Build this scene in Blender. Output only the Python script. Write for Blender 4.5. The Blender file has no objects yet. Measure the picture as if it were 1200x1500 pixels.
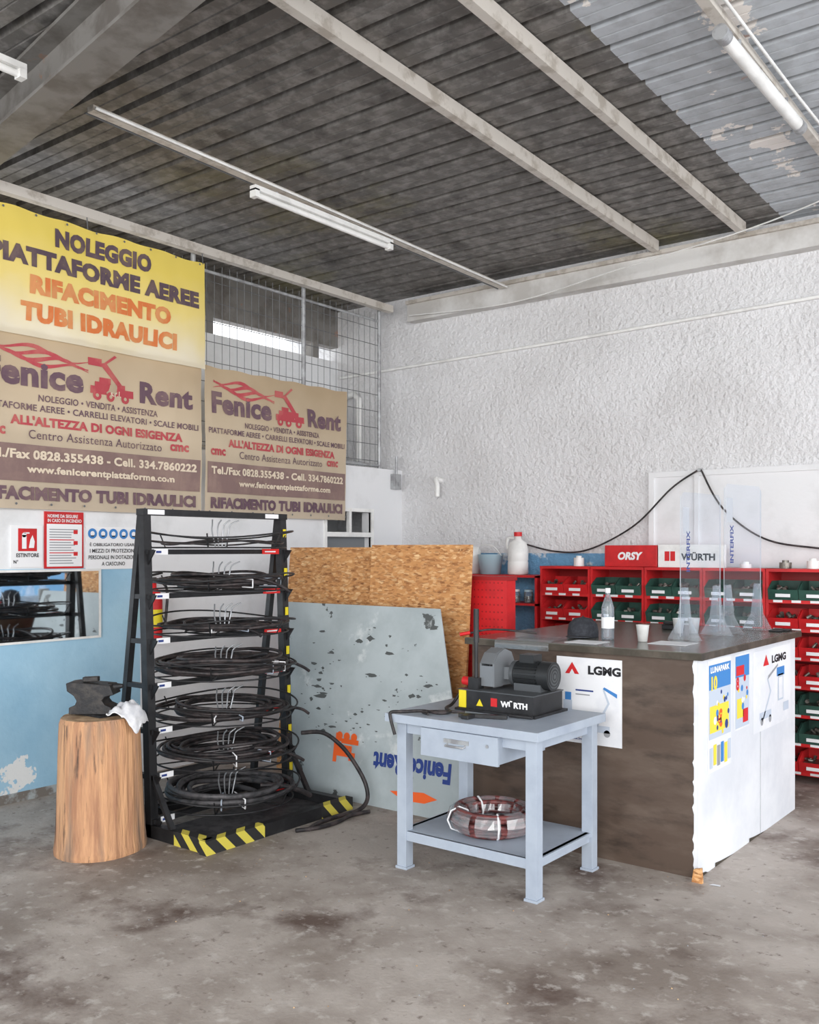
import bpy, bmesh, math, random
from mathutils import Vector, Matrix, noise
random.seed(7)
SC=bpy.context.scene
try:
    SC.view_settings.view_transform='Standard'
    SC.view_settings.look='None'
except Exception as e: print(e)
def lin(c):
    o=[]
    for x in c:
        x/=255.0
        o.append(x/12.92 if x<=.04045 else ((x+.055)/1.055)**2.4)
    return (o[0],o[1],o[2],1)
# ---------------------------------------------------------------- materials
def mk(name,c,r=.6,m=0.,c2=None,ns=4,lo=.45,hi=.6,det=5,st=(1,1,1),b=0,bs=60,bd=.005,c3=None,ns3=1,lo3=.5,hi3=.6,spec=.5,trans=0,ior=1.45,c4=None,ns4=1,lo4=.5,hi4=.6,c5=None,ns5=1,lo5=.5,hi5=.6):
    M=bpy.data.materials.new(name); M.use_nodes=True
    n=M.node_tree.nodes; l=M.node_tree.links; p=n['Principled BSDF']
    p.inputs['Base Color'].default_value=lin(c); p.inputs['Roughness'].default_value=r
    p.inputs['Metallic'].default_value=m; p.inputs['Specular IOR Level'].default_value=spec
    p.inputs['Transmission Weight'].default_value=trans; p.inputs['IOR'].default_value=ior
    g=n.new('ShaderNodeNewGeometry'); mp=n.new('ShaderNodeMapping'); mp.inputs['Scale'].default_value=st
    l.new(g.outputs['Position'],mp.inputs['Vector'])
    out=None
    def layer(prev,col,sc,lo,hi,off):
        t=n.new('ShaderNodeTexNoise'); t.inputs['Scale'].default_value=sc; t.inputs['Detail'].default_value=det
        t.inputs['Roughness'].default_value=.62
        ad=n.new('ShaderNodeVectorMath'); ad.operation='ADD'; ad.inputs[1].default_value=(off,off*.7,off*1.3)
        l.new(mp.outputs[0],ad.inputs[0]); l.new(ad.outputs[0],t.inputs['Vector'])
        mr=n.new('ShaderNodeMapRange'); mr.inputs[1].default_value=lo; mr.inputs[2].default_value=hi; mr.clamp=True
        l.new(t.outputs['Fac'],mr.inputs[0])
        mx=n.new('ShaderNodeMix'); mx.data_type='RGBA'
        l.new(mr.outputs[0],mx.inputs[0])
        if prev is None: mx.inputs[6].default_value=lin(c)
        else: l.new(prev,mx.inputs[6])
        mx.inputs[7].default_value=lin(col)
        return mx.outputs[2]
    if c2 is not None: out=layer(None,c2,ns,lo,hi,0)
    if c3 is not None: out=layer(out,c3,ns3,lo3,hi3,13.7)
    if c4 is not None: out=layer(out,c4,ns4,lo4,hi4,31.1)
    if c5 is not None: out=layer(out,c5,ns5,lo5,hi5,47.3)
    if out is not None: l.new(out,p.inputs['Base Color'])
    if b:
        t=n.new('ShaderNodeTexNoise'); t.inputs['Scale'].default_value=bs; t.inputs['Detail'].default_value=5
        l.new(mp.outputs[0],t.inputs['Vector'])
        bp=n.new('ShaderNodeBump'); bp.inputs['Strength'].default_value=b; bp.inputs['Distance'].default_value=bd
        l.new(t.outputs['Fac'],bp.inputs['Height']); l.new(bp.outputs[0],p.inputs['Normal'])
    return M
stucco=mk('stucco_white',(224,224,226),.9,c2=(210,209,210),ns=1.2,b=1,bs=30,bd=.022,lo=.4,hi=.7)
stucco_blue=mk('stucco_blue',(112,162,200),.85,c2=(204,214,222),ns=5,lo=.58,hi=.64,b=1,bs=30,bd=.02)
wall_white=mk('paint_white',(228,229,231),.7,c2=(208,209,210),ns=2.5,lo=.5,hi=.75,b=.2,bs=30,bd=.01)
wall_blue=mk('paint_blue_faded',(166,204,226),.75,c2=(146,188,214),ns=1.6,lo=.4,hi=.65,c3=(228,230,230),ns3=2.6,lo3=.64,hi3=.65,b=.2,bs=30,bd=.01)
wall_base=mk('paint_base_dirty',(165,172,174),.8,c2=(118,112,106),ns=7,lo=.45,hi=.55)
ledgem=mk('ledge_paint',(216,215,213),.8,c2=(190,187,183),ns=2,b=.3,bs=25,bd=.012)
floorm=mk('concrete_floor',(180,171,163),.7,c2=(136,125,116),ns=1.1,lo=.42,hi=.60,det=12,b=.5,bs=60,bd=.004,c3=(98,82,74),ns3=1.5,lo3=.535,hi3=.66,c4=(190,183,176),ns4=14,lo4=.55,hi4=.70,c5=(112,100,92),ns5=22,lo5=.60,hi5=.72)
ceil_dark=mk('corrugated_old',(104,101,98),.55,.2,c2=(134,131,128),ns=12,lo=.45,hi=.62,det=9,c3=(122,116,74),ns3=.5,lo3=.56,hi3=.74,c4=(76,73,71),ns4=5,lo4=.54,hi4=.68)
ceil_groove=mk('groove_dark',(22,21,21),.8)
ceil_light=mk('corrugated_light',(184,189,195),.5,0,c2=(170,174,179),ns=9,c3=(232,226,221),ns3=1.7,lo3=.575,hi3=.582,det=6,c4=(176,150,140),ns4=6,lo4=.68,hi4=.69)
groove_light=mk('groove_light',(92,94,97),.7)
steel_grey=mk('beam_grey',(130,127,123),.6,.1,c2=(104,99,94),ns=5,lo=.45,hi=.65,c3=(150,118,100),ns3=3,lo3=.64,hi3=.67)
purl=mk('purlin_beige',(200,194,186),.65,c2=(172,164,154),ns=8,lo=.5,hi=.62)
galv=mk('galvanised',(176,178,180),.45,.4,c2=(146,146,148),ns=12)
wire=mk('wire_grey',(112,114,116),.5,.4)
whitepl=mk('white_plastic',(238,238,236),.4,c2=(223,223,221),ns=6)
black=mk('black_steel',(36,36,38),.45,.2,c2=(48,48,50),ns=8)
rubber=mk('rubber_black',(36,34,36),.5,c2=(68,60,60),ns=18)
rubber_g=mk('rubber_grey',(82,80,82),.5,c2=(52,52,54),ns=20)
chrome=mk('steel_rod',(176,178,182),.35,.6)
redlab=mk('label_red',(220,36,34),.5)
whitelab=mk('label_white',(238,238,240),.5)
yellab=mk('label_yellow',(228,208,40),.5)
redp=mk('red_paint',(206,36,40),.45,c2=(186,32,36),ns=6)
red_dk=mk('red_paint_dark',(152,28,30),.5)
greenp=mk('green_plastic',(52,86,76),.45,c2=(40,70,62),ns=9)
bolt=mk('metal_parts',(140,135,128),.4,.5,c2=(78,74,70),ns=30)
bluegrey=mk('bench_paint',(170,180,193),.45,c2=(156,166,181),ns=5,lo=.45,hi=.7)
brownwood=mk('counter_brown',(84,69,59),.5,c2=(110,96,85),ns=3.0,lo=.45,hi=.8,st=(.8,.8,2.6),det=12,c3=(58,47,40),ns3=4,lo3=.5,hi3=.68)
countert=mk('counter_top',(86,86,78),.22,c2=(102,102,94),ns=3)
countere=mk('counter_edge',(62,56,46),.5,c2=(84,76,66),ns=6)
sidewhite=mk('counter_white',(230,232,236),.5,c2=(214,217,223),ns=2,lo=.4,hi=.6)
panelm=mk('scratched_panel',(180,190,193),.5,c2=(162,172,175),ns=2,lo=.4,hi=.6,c3=(82,86,86),ns3=4.2,lo3=.64,hi3=.65,det=8,c4=(204,210,211),ns4=3,lo4=.6,hi4=.66)
panel_dk=mk('scratch_dark',(84,88,88),.6)
woodst=mk('stump_wood',(204,156,116),.75,c2=(160,116,88),ns=15,st=(1,1,.09),lo=.42,hi=.62,c3=(84,66,54),ns3=22,lo3=.59,hi3=.66,b=1,bs=32,bd=.02,c4=(134,112,96),ns4=6,lo4=.52,hi4=.64,det=8)
woodtop=mk('stump_top',(196,168,134),.8,c2=(150,120,92),ns=18,lo=.4,hi=.6)
iron=mk('anvil_iron',(44,44,46),.5,.4,c2=(64,61,59),ns=20,b=.3,bs=60)
clothm=mk('rag_cloth',(224,224,226),.9,c2=(200,201,206),ns=10)
navy=mk('print_navy',(40,62,130),.6); orange=mk('print_orange',(236,98,38),.6); redprint=mk('print_red',(208,40,44),.6)
yelprint=mk('print_yellow',(240,214,70),.6); blueprint=mk('print_blue',(64,130,196),.6); greyprint=mk('print_grey',(150,152,156),.6)
blackprint=mk('print_black',(30,30,34),.6); palegrey=mk('print_palegrey',(190,200,214),.6)
paperm=mk('paper',(234,235,238),.6,c2=(222,224,229),ns=4)
motor=mk('motor_grey',(46,48,50),.45,.3); castg=mk('cast_grey',(128,132,136),.45,.4); fang=mk('fan_grey',(84,87,90),.45,.3)
purple=mk('banner_purple',(104,80,92),.8,c2=(124,100,102),ns=6); bred=mk('banner_crimson',(180,72,80),.8,c2=(188,100,96),ns=6)
btext=mk('banner_text_light',(222,206,184),.8); bband=mk('banner_band',(132,108,104),.8,c2=(146,122,114),ns=5)
byl_text=mk('ybanner_text',(88,72,82),.8,c2=(108,90,88),ns=8); byl_or=mk('ybanner_orange',(214,120,66),.8,c2=(214,146,94),ns=6)
hosered=mk('hose_redbrown',(120,66,64),.3,c2=(62,38,38),ns=30)
bluebin=mk('pale_blue_plastic',(176,204,216),.4)
capm=mk('cap_fabric',(50,52,58),.9,c2=(62,64,70),ns=40)
acb=mk('acrylic_frost',(225,230,235),.3,trans=.6)
mirror=mk('mirror_glass',(225,232,236),.03,1.0)
dark_in=mk('dark_panel',(122,126,130),.7)
cardb=mk('cardboard',(176,136,98),.8,c2=(160,120,84),ns=8)
tube_m=mk('lamp_tube',(240,240,238),.35,c2=(230,230,228),ns=3)
def glassy(name,col,fac,rough=.03,gl=None):
    M=bpy.data.materials.new(name); M.use_nodes=True; n=M.node_tree.nodes; l=M.node_tree.links
    n.remove(n['Principled BSDF']); t=n.new('ShaderNodeBsdfTransparent'); t.inputs[0].default_value=lin(col)
    g=n.new('ShaderNodeBsdfGlossy'); g.inputs['Roughness'].default_value=rough
    d=n.new('ShaderNodeBsdfDiffuse'); d.inputs[0].default_value=lin((235,238,242))
    m1=n.new('ShaderNodeMixShader'); m2=n.new('ShaderNodeMixShader')
    if gl is None:
        fr=n.new('ShaderNodeFresnel'); l.new(fr.outputs[0],m1.inputs[0])
    else: m1.inputs[0].default_value=gl
    l.new(t.outputs[0],m1.inputs[1]); l.new(g.outputs[0],m1.inputs[2])
    m2.inputs[0].default_value=fac; l.new(m1.outputs[0],m2.inputs[1]); l.new(d.outputs[0],m2.inputs[2])
    l.new(m2.outputs[0],n['Material Output'].inputs[0]); return M
acryl=glassy('acrylic_clear',(250,252,255),.03,.05,.03); acfoot=glassy('acrylic_foot',(245,248,252),.14,.1,.08)
film=glassy('plastic_film',(235,238,240),.13,.15,.12); bottlem=glassy('bottle_clear',(235,243,250),.14)
def ramp_mat(name,mode):
    M=bpy.data.materials.new(name); M.use_nodes=True; n=M.node_tree.nodes; l=M.node_tree.links; p=n['Principled BSDF']
    p.inputs['Roughness'].default_value=.75
    g=n.new('ShaderNodeNewGeometry')
    if mode=='osb':
        cols=[]
        for k,(rot,sc) in enumerate((((.3,.7,.2),26),((.2,-.6,.5),38))):
            mp=n.new('ShaderNodeMapping'); mp.inputs['Scale'].default_value=(1,1,2.8); mp.inputs['Rotation'].default_value=rot
            v=n.new('ShaderNodeTexVoronoi'); v.inputs['Scale'].default_value=sc; v.inputs['Randomness'].default_value=1
            l.new(g.outputs['Position'],mp.inputs[0]); l.new(mp.outputs[0],v.inputs['Vector'])
            s=n.new('ShaderNodeSeparateColor'); l.new(v.outputs['Color'],s.inputs[0])
            r=n.new('ShaderNodeValToRGB'); l.new(s.outputs[0],r.inputs[0])
            e=r.color_ramp.elements; e[0].color=lin((124,76,42)); e[0].position=0; e[1].color=lin((240,204,154)); e[1].position=1
            for pos,c in((.2,(182,124,74)),(.5,(210,156,100)),(.8,(198,140,86))):
                q=e.new(pos); q.color=lin(c)
            cols.append(r.outputs[0])
        mx=n.new('ShaderNodeMix'); mx.data_type='RGBA'; mx.inputs[0].default_value=.5; l.new(cols[0],mx.inputs[6]); l.new(cols[1],mx.inputs[7]); l.new(mx.outputs[2],p.inputs['Base Color'])
    elif mode=='stripe':
        s=n.new('ShaderNodeSeparateXYZ'); l.new(g.outputs['Position'],s.inputs[0])
        a=n.new('ShaderNodeMath'); a.operation='ADD'; l.new(s.outputs[1],a.inputs[0]); l.new(s.outputs[2],a.inputs[1])
        a2=n.new('ShaderNodeMath'); a2.operation='ADD'; l.new(a.outputs[0],a2.inputs[0]); l.new(s.outputs[0],a2.inputs[1])
        m=n.new('ShaderNodeMath'); m.operation='MULTIPLY'; m.inputs[1].default_value=7.5; l.new(a2.outputs[0],m.inputs[0])
        f=n.new('ShaderNodeMath'); f.operation='FRACT'; l.new(m.outputs[0],f.inputs[0])
        c=n.new('ShaderNodeMath'); c.operation='GREATER_THAN'; c.inputs[1].default_value=.55; l.new(f.outputs[0],c.inputs[0])
        mx=n.new('ShaderNodeMix'); mx.data_type='RGBA'; l.new(c.outputs[0],mx.inputs[0])
        mx.inputs[6].default_value=lin((36,36,36)); mx.inputs[7].default_value=lin((206,192,76)); l.new(mx.outputs[2],p.inputs['Base Color'])
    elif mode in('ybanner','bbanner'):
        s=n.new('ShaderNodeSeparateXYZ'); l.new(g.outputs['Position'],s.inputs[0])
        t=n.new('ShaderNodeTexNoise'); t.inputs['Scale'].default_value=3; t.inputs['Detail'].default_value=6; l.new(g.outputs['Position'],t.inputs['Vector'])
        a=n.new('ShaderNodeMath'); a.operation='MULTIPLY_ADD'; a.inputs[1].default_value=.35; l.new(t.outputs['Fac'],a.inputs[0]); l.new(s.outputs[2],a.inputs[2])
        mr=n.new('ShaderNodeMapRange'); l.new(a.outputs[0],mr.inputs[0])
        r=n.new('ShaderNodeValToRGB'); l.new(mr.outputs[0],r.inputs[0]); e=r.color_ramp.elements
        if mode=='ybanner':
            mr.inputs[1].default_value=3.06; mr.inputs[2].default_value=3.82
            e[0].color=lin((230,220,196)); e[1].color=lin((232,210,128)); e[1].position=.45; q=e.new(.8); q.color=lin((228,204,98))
        else:
            mr.inputs[1].default_value=1.98; mr.inputs[2].default_value=3.08
            e[0].color=lin((204,188,166)); e[1].color=lin((184,162,132)); q=e.new(.5); q.color=lin((208,190,164))
        l.new(r.outputs[0],p.inputs['Base Color'])
        tr=n.new('ShaderNodeBsdfTranslucent'); l.new(r.outputs[0],tr.inputs[0]); ms=n.new('ShaderNodeMixShader'); ms.inputs[0].default_value=.2
        l.new(p.outputs[0],ms.inputs[1]); l.new(tr.outputs[0],ms.inputs[2]); l.new(ms.outputs[0],n['Material Output'].inputs[0])
    return M
osb=ramp_mat('osb_chips','osb'); stripe=ramp_mat('hazard_stripe','stripe'); yban=ramp_mat('banner_yellow','ybanner'); bban=ramp_mat('banner_brown','bbanner')

# ---------------------------------------------------------------- builder
X=Vector((1,0,0)); Y=Vector((0,1,0)); Z=Vector((0,0,1))
class B:
    def __init__(s,name): s.name=name; s.v=[]; s.f=[]; s.m=[]; s.s=[]; s.mats=[]
    def add(s,vs,fs,mat,sm=False):
        if mat not in s.mats: s.mats.append(mat)
        k=s.mats.index(mat); o=len(s.v); s.v+=[tuple(v) for v in vs]
        for f in fs: s.f.append([i+o for i in f]); s.m.append(k); s.s.append(sm)
    def box(s,x0,x1,y0,y1,z0,z1,mat):
        s.add([(x0,y0,z0),(x1,y0,z0),(x1,y1,z0),(x0,y1,z0),(x0,y0,z1),(x1,y0,z1),(x1,y1,z1),(x0,y1,z1)],
          [(3,2,1,0),(4,5,6,7),(0,1,5,4),(1,2,6,5),(2,3,7,6),(3,0,4,7)],mat)
    def beam(s,p0,p1,w,h,mat,up=Z):
        p0=Vector(p0);p1=Vector(p1);d=(p1-p0).normalized();up=Vector(up)
        if abs(d.dot(up))>.98: up=X
        sd=d.cross(up).normalized(); u=sd.cross(d).normalized()
        vs=[]
        for p in(p0,p1):
            for a,b in((-1,-1),(1,-1),(1,1),(-1,1)): vs.append(p+sd*a*w/2+u*b*h/2)
        s.add(vs,[(3,2,1,0),(4,5,6,7),(0,1,5,4),(1,2,6,5),(2,3,7,6),(3,0,4,7)],mat)
    def cyl(s,p0,p1,r,mat,r1=None,n=16):
        if r1 is None:r1=r
        p0=Vector(p0);p1=Vector(p1);d=(p1-p0).normalized();a=X if abs(d.x)<.9 else Y
        u=d.cross(a).normalized();w=d.cross(u)
        vs=[];
        for p,q in((p0,r),(p1,r1)):
            for i in range(n):
                t=2*math.pi*i/n; vs.append(p+u*q*math.cos(t)+w*q*math.sin(t))
        s.add(vs,[(i,(i+1)%n,(i+1)%n+n,i+n) for i in range(n)],mat,True)
        s.add(vs,[list(range(n))[::-1],list(range(n,2*n))],mat)
    def tube(s,pts,r,mat,n=7,closed=False):
        pts=[Vector(p) for p in pts]; N=len(pts); vs=[]; u=None
        for i in range(N):
            if closed: d=(pts[(i+1)%N]-pts[i-1])
            else: d=pts[min(i+1,N-1)]-pts[max(i-1,0)]
            d.normalize()
            if u is None:
                a=Z if abs(d.z)<.9 else X; u=d.cross(a).normalized()
            else:
                u=(u-d*u.dot(d)).normalized()
            w=d.cross(u)
            for k in range(n):
                t=2*math.pi*k/n; vs.append(pts[i]+u*r*math.cos(t)+w*r*math.sin(t))
        fs=[]
        for i in range(N if closed else N-1):
            j=(i+1)%N
            for k in range(n):
                k2=(k+1)%n; fs.append((i*n+k,i*n+k2,j*n+k2,j*n+k))
        s.add(vs,fs,mat,True)
        if not closed: s.add(vs,[list(range(n)),list(range((N-1)*n,N*n))],mat)
    def spline(s,pts,r,mat,n=7,sub=8):
        P=[Vector(p) for p in pts]; out=[]
        for i in range(len(P)-1):
            a=P[max(i-1,0)];b=P[i];c=P[i+1];d=P[min(i+2,len(P)-1)]
            for k in range(sub):
                t=k/sub; out.append(.5*((2*b)+(c-a)*t+(2*a-5*b+4*c-d)*t*t+(3*b-a-3*c+d)*t**3))
        out.append(P[-1]); s.tube(out,r,mat,n)
    def lathe(s,prof,c,mat,n=24,wob=None,A=Z):
        A=Vector(A); a=X if abs(A.x)<.9 else Y; u=a.cross(A).normalized(); w=A.cross(u); c=Vector(c); vs=[]
        for r,z in prof:
            for i in range(n):
                t=2*math.pi*i/n; q=r*(wob(t,z) if wob else 1); vs.append(c+A*z+u*q*math.cos(t)+w*q*math.sin(t))
        fs=[]
        for j in range(len(prof)-1):
            for i in range(n):
                k=(i+1)%n; fs.append((j*n+i,j*n+k,(j+1)*n+k,(j+1)*n+i))
        s.add(vs,fs,mat,True)
    def prism(s,pts,O,Xd,Yd,th,mat):
        O=Vector(O);Xd=Vector(Xd);Yd=Vector(Yd);N=Xd.cross(Yd).normalized(); n=len(pts)
        a=[O+Xd*p[0]+Yd*p[1] for p in pts]; vs=a+[p+N*th for p in a]
        s.add(vs,[list(range(n))[::-1],list(range(n,2*n))]+[(i,(i+1)%n,(i+1)%n+n,i+n) for i in range(n)],mat)
    def flat(s,pts,O,Xd,Yd,mat,warp=None):
        O=Vector(O);Xd=Vector(Xd);Yd=Vector(Yd); vs=[O+Xd*p[0]+Yd*p[1] for p in pts]
        if warp: vs=[warp(v) for v in vs]
        s.add(vs,[list(range(len(pts)))],mat)
    def rect(s,a,b,w,h,O,Xd,Yd,mat,warp=None): s.flat([(a,b),(a+w,b),(a+w,b+h),(a,b+h)],O,Xd,Yd,mat,warp)
    def disc(s,a,b,r,O,Xd,Yd,mat,n=20,warp=None): s.flat([(a+r*math.cos(2*math.pi*i/n),b+r*math.sin(2*math.pi*i/n)) for i in range(n)],O,Xd,Yd,mat,warp)
    def text(s,t,c,Xd,Yd,w,h,mat,bold=.02,warp=None,spacing=1.0,shear=0):
        cu=bpy.data.curves.new('t','FONT'); cu.body=t; cu.size=1; cu.offset=bold; cu.space_character=spacing; cu.resolution_u=3; cu.shear=shear
        ob=bpy.data.objects.new('t',cu); SC.collection.objects.link(ob); dg=bpy.context.evaluated_depsgraph_get(); dg.update()
        me=bpy.data.meshes.new_from_object(ob.evaluated_get(dg))
        if len(me.vertices):
            xs=[v.co.x for v in me.vertices]; ys=[v.co.y for v in me.vertices]
            x0,x1,y0,y1=min(xs),max(xs),min(ys),max(ys); c=Vector(c);Xd=Vector(Xd);Yd=Vector(Yd)
            vs=[c+Xd*((v.co.x-(x0+x1)/2)/(x1-x0)*w)+Yd*((v.co.y-(y0+y1)/2)/(y1-y0)*h) for v in me.vertices]
            if warp: vs=[warp(v) for v in vs]
            s.add(vs,[list(p.vertices) for p in me.polygons],mat)
        bpy.data.objects.remove(ob); bpy.data.curves.remove(cu); bpy.data.meshes.remove(me)
    def finish(s,bevel=0,center=True):
        me=bpy.data.meshes.new(s.name)
        vs=[Vector(v) for v in s.v]
        lo=[min(v[i] for v in vs) for i in range(3)]; hi=[max(v[i] for v in vs) for i in range(3)]
        o=Vector(((lo[0]+hi[0])/2,(lo[1]+hi[1])/2,lo[2]))
        me.from_pydata([tuple(v-o) for v in vs],[],s.f)
        for m in s.mats: me.materials.append(m)
        me.polygons.foreach_set('material_index',s.m); me.polygons.foreach_set('use_smooth',s.s); me.update()
        ob=bpy.data.objects.new(s.name,me); ob.location=o; SC.collection.objects.link(ob)
        if bevel:
            bm=ob.modifiers.new('bevel','BEVEL'); bm.width=bevel; bm.segments=2; bm.limit_method='ANGLE'; bm.angle_limit=.9
        return ob

# ================================================================ ROOM
WY=6.95
b=B('floor'); b.box(-7,5,-6,7.15,-.1,0,floorm); b.finish()
b=B('wall_back')
b.box(-7,4,WY,WY+.15,1.52,4.05,stucco); b.box(-7,4,WY,WY+.15,0,1.52,stucco_blue); b.finish()
b=B('trim_1'); b.box(-5.35,4,WY-.11,WY,3.62,3.80,ledgem); b.box(-5.35,4,WY-.14,WY-.11,3.77,3.80,purl); b.finish()
b=B('wall_left'); x0,x1=-5.6,-5.5
oy0,oy1,oz0,oz1=5.92,6.50,1.50,1.88
b.box(x0,x1,-2,4.05,.06,1.43,wall_blue); b.box(x0,x1,-2,4.05,0,.06,wall_base); b.box(x0,x1,-2,4.05,1.43,2.28,wall_white)
b.box(x0,x1,4.05,oy0,0,2.28,wall_white); b.box(x0,x1,oy1,WY,0,2.28,wall_white)
b.box(x0,x1,oy0,oy1,0,oz0,wall_white); b.box(x0,x1,oy0,oy1,oz1,2.28,wall_white)
b.finish()
b=B('window_1')
for (a,c,d,e) in((oy0-.03,oy1+.03,oz1,oz1+.03),(oy0-.03,oy1+.03,oz0-.03,oz0),(oy0-.03,oy0,oz0,oz1),(oy1,oy1+.03,oz0,oz1),(oy0,oy1,1.66,1.70),(6.2,6.23,1.70,oz1)):
    b.box(-5.52,-5.485,a,c,d,e,whitepl)
b.box(-5.575,-5.57,oy0,oy1,oz0,1.67,dark_in); b.finish()
b=B('mezzanine_slab'); b.box(-6.3,-5.6,-2,WY,2.18,2.27,wall_white); b.finish()
b=B('wall_mezzanine')
b.box(-6.4,-6.3,-2,WY,0,2.5,wall_white); b.box(-6.4,-6.3,-2,2.2,2.5,3.38,wall_white); b.box(-6.4,-6.3,4.9,WY,2.5,3.38,wall_white); b.box(-6.4,-6.3,-2,WY,3.52,4.1,steel_grey)  # wide upper gap: unseen opening behind the banners, added to brighten the mezzanine
b.box(-6.4,-6.3,2.2,4.9,3.34,3.38,wall_white)
for y in(1,2.5,4,5.3,6.6): b.box(-6.4,-6.3,y,y+.08,3.38,3.52,steel_grey)
b.finish()
def cz(y): return 3.87+.025*(WY-y)
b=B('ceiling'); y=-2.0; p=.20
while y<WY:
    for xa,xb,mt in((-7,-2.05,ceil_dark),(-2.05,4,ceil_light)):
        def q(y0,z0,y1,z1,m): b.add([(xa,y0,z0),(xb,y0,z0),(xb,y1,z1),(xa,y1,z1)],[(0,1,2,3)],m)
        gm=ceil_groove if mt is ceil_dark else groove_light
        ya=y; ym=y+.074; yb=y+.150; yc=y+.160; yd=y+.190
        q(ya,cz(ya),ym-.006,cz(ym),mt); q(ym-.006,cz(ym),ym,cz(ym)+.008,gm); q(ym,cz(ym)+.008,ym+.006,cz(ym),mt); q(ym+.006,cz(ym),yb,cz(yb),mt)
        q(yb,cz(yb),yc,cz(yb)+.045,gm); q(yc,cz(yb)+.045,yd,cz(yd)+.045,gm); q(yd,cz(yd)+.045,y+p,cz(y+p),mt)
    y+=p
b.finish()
b=B('ceiling_beam')
p0=Vector((-6.28,2.92,0)); p1=Vector((4,1.25,0))
b.beam(p0+Z*3.72,p1+Z*3.72,.19,.018,steel_grey); b.beam(p0+Z*3.84,p1+Z*3.84,.02,.22,steel_grey); b.beam(p0+Z*3.955,p1+Z*3.955,.19,.018,steel_grey)
b.finish()
for x in(-2.95,-2.30):
    b=B('steel_purlin'); b.beam((x,2.80,cz(2.80)-.045),(x,WY-.15,cz(WY)-.045),.05,.08,purl); b.finish()
b=B('steel_rail'); b.box(-5.50,-5.44,-1,6.75,3.70,3.76,purl); b.finish()
b=B('lighting_track'); x=-4.30
b.beam((x,2.86,3.81),(x,WY-.15,3.75),.05,.03,purl); b.tube([(x+.045,2.86,3.80),(x+.045,4.9,3.77),(x+.045,WY-.16,3.74)],.008,whitepl)
b.tube([(x-.045,2.86,3.80),(x-.045,4.9,3.77),(x-.045,WY-.16,3.74)],.006,wire); b.finish()
def lamp(x,y0,y1,z):
    b=B('fluorescent_lamp'); b.beam((x,y0,z+.025),(x,y1,z+.025),.05,.03,whitepl); b.cyl((x,y0+.03,z-.010),(x,y1-.03,z-.010),.017,tube_m)
    b.box(x-.025,x+.025,y0,y0+.035,z-.03,z+.02,whitepl); b.box(x-.025,x+.025,y1-.035,y1,z-.03,z+.02,whitepl)
    for yy in(y0+.2,y1-.2): b.cyl((x,yy,z+.03),(x,yy,z+.055),.008,galv)
    b.finish()
lamp(-4.28,3.96,5.28,3.705)
lamp(-4.22,1.5,2.45,3.80)
b=B('lighting_track'); b.beam((-1.5,2.3,3.92),(-1.5,WY-.15,3.82),.05,.04,purl); b.tube([(-1.44,2.3,3.92),(-1.43,5,3.86),(-1.40,WY-.16,3.82)],.008,whitepl); b.finish()
b=B('fluorescent_lamp'); b.cyl((-1.46,4.10,3.76),(-1.46,5.15,3.76),.030,whitepl,n=20); b.cyl((-1.46,4.03,3.76),(-1.46,4.10,3.76),.034,galv,n=20); b.cyl((-1.46,5.15,3.76),(-1.46,5.22,3.76),.034,galv,n=20)
for yy in(4.3,5.0): b.cyl((-1.47,yy,3.785),(-1.47,yy,3.84),.01,galv)
b.finish()
b=B('wall_conduit'); b.tube([(-6.25,WY-.016,3.22),(-4,WY-.016,3.25),(-1.5,WY-.016,3.30),(3,WY-.016,3.36)],.014,whitepl); b.finish()
b=B('wall_conduit'); b.tube([(-6.0,WY-.032,3.0),(-6.0,WY-.032,2.4)],.03,whitepl); b.tube([(-6.2,WY-.032,3.02),(-6.06,WY-.032,3.04),(-6.0,WY-.032,2.98)],.03,whitepl); b.finish()
b=B('hanging_cable'); b.spline([(-5.3,WY-.15,3.66),(-4.2,WY-.17,3.60),(-3.2,WY-.30,3.66),(-2.0,WY-.5,3.72),(-1.0,WY-.9,3.80)],.005,whitepl); b.finish()
b=B('pipe_elbow'); b.spline([(-5.05,WY,2.17),(-5.05,WY-.08,2.18),(-5.02,WY-.1,2.12),(-5.02,WY-.1,2.02)],.022,whitepl,n=10); b.finish()
b=B('junction_box'); b.box(-5.499,-5.45,6.78,6.88,2.10,2.24,galv); b.cyl((-5.47,6.83,2.24),(-5.47,6.83,2.4),.012,galv); b.finish(.004)
b=B('door_1')
for(a,c,d,e) in((-3.06,-1.0,2.10,2.14),(-3.06,-3.02,0,2.10),(-2.70,-2.67,0,2.10),(-1.04,-1.0,0,2.1)): b.box(a,c,WY-.028,WY-.001,d,e,wall_white)
b.box(-3.02,-1.04,WY-.012,WY-.001,0,2.10,wall_white); b.finish()
b=B('power_cable')
b.spline([(-4.15,6.88,1.60),(-3.85,6.88,1.535),(-3.55,6.88,1.55),(-3.16,6.88,1.735),(-2.86,6.88,2.01),(-2.66,6.9,2.14)],.007,rubber)
b.spline([(-2.64,6.9,2.14),(-2.47,6.88,1.85),(-2.18,6.88,1.63),(-1.82,6.88,1.56),(-1.3,6.88,1.52)],.007,rubber)
b.cyl((-2.65,6.92,2.14),(-2.65,6.88,2.14),.012,galv); b.finish()
b=B('wire_mesh_cage')
for yy in(3.0,4.55,5.70,6.68): b.cyl((-5.55,yy,2.281),(-5.55,yy,3.80),.018,galv,n=10)
y=4.3
while y<6.68: b.tube([(-5.55,y,2.29),(-5.55,y,3.68)],.003,wire,n=4); y+=.075
z=2.35
while z<3.65: b.tube([(-5.55,4.3,z),(-5.55,6.68,z)],.003,wire,n=4); z+=.15
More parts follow.
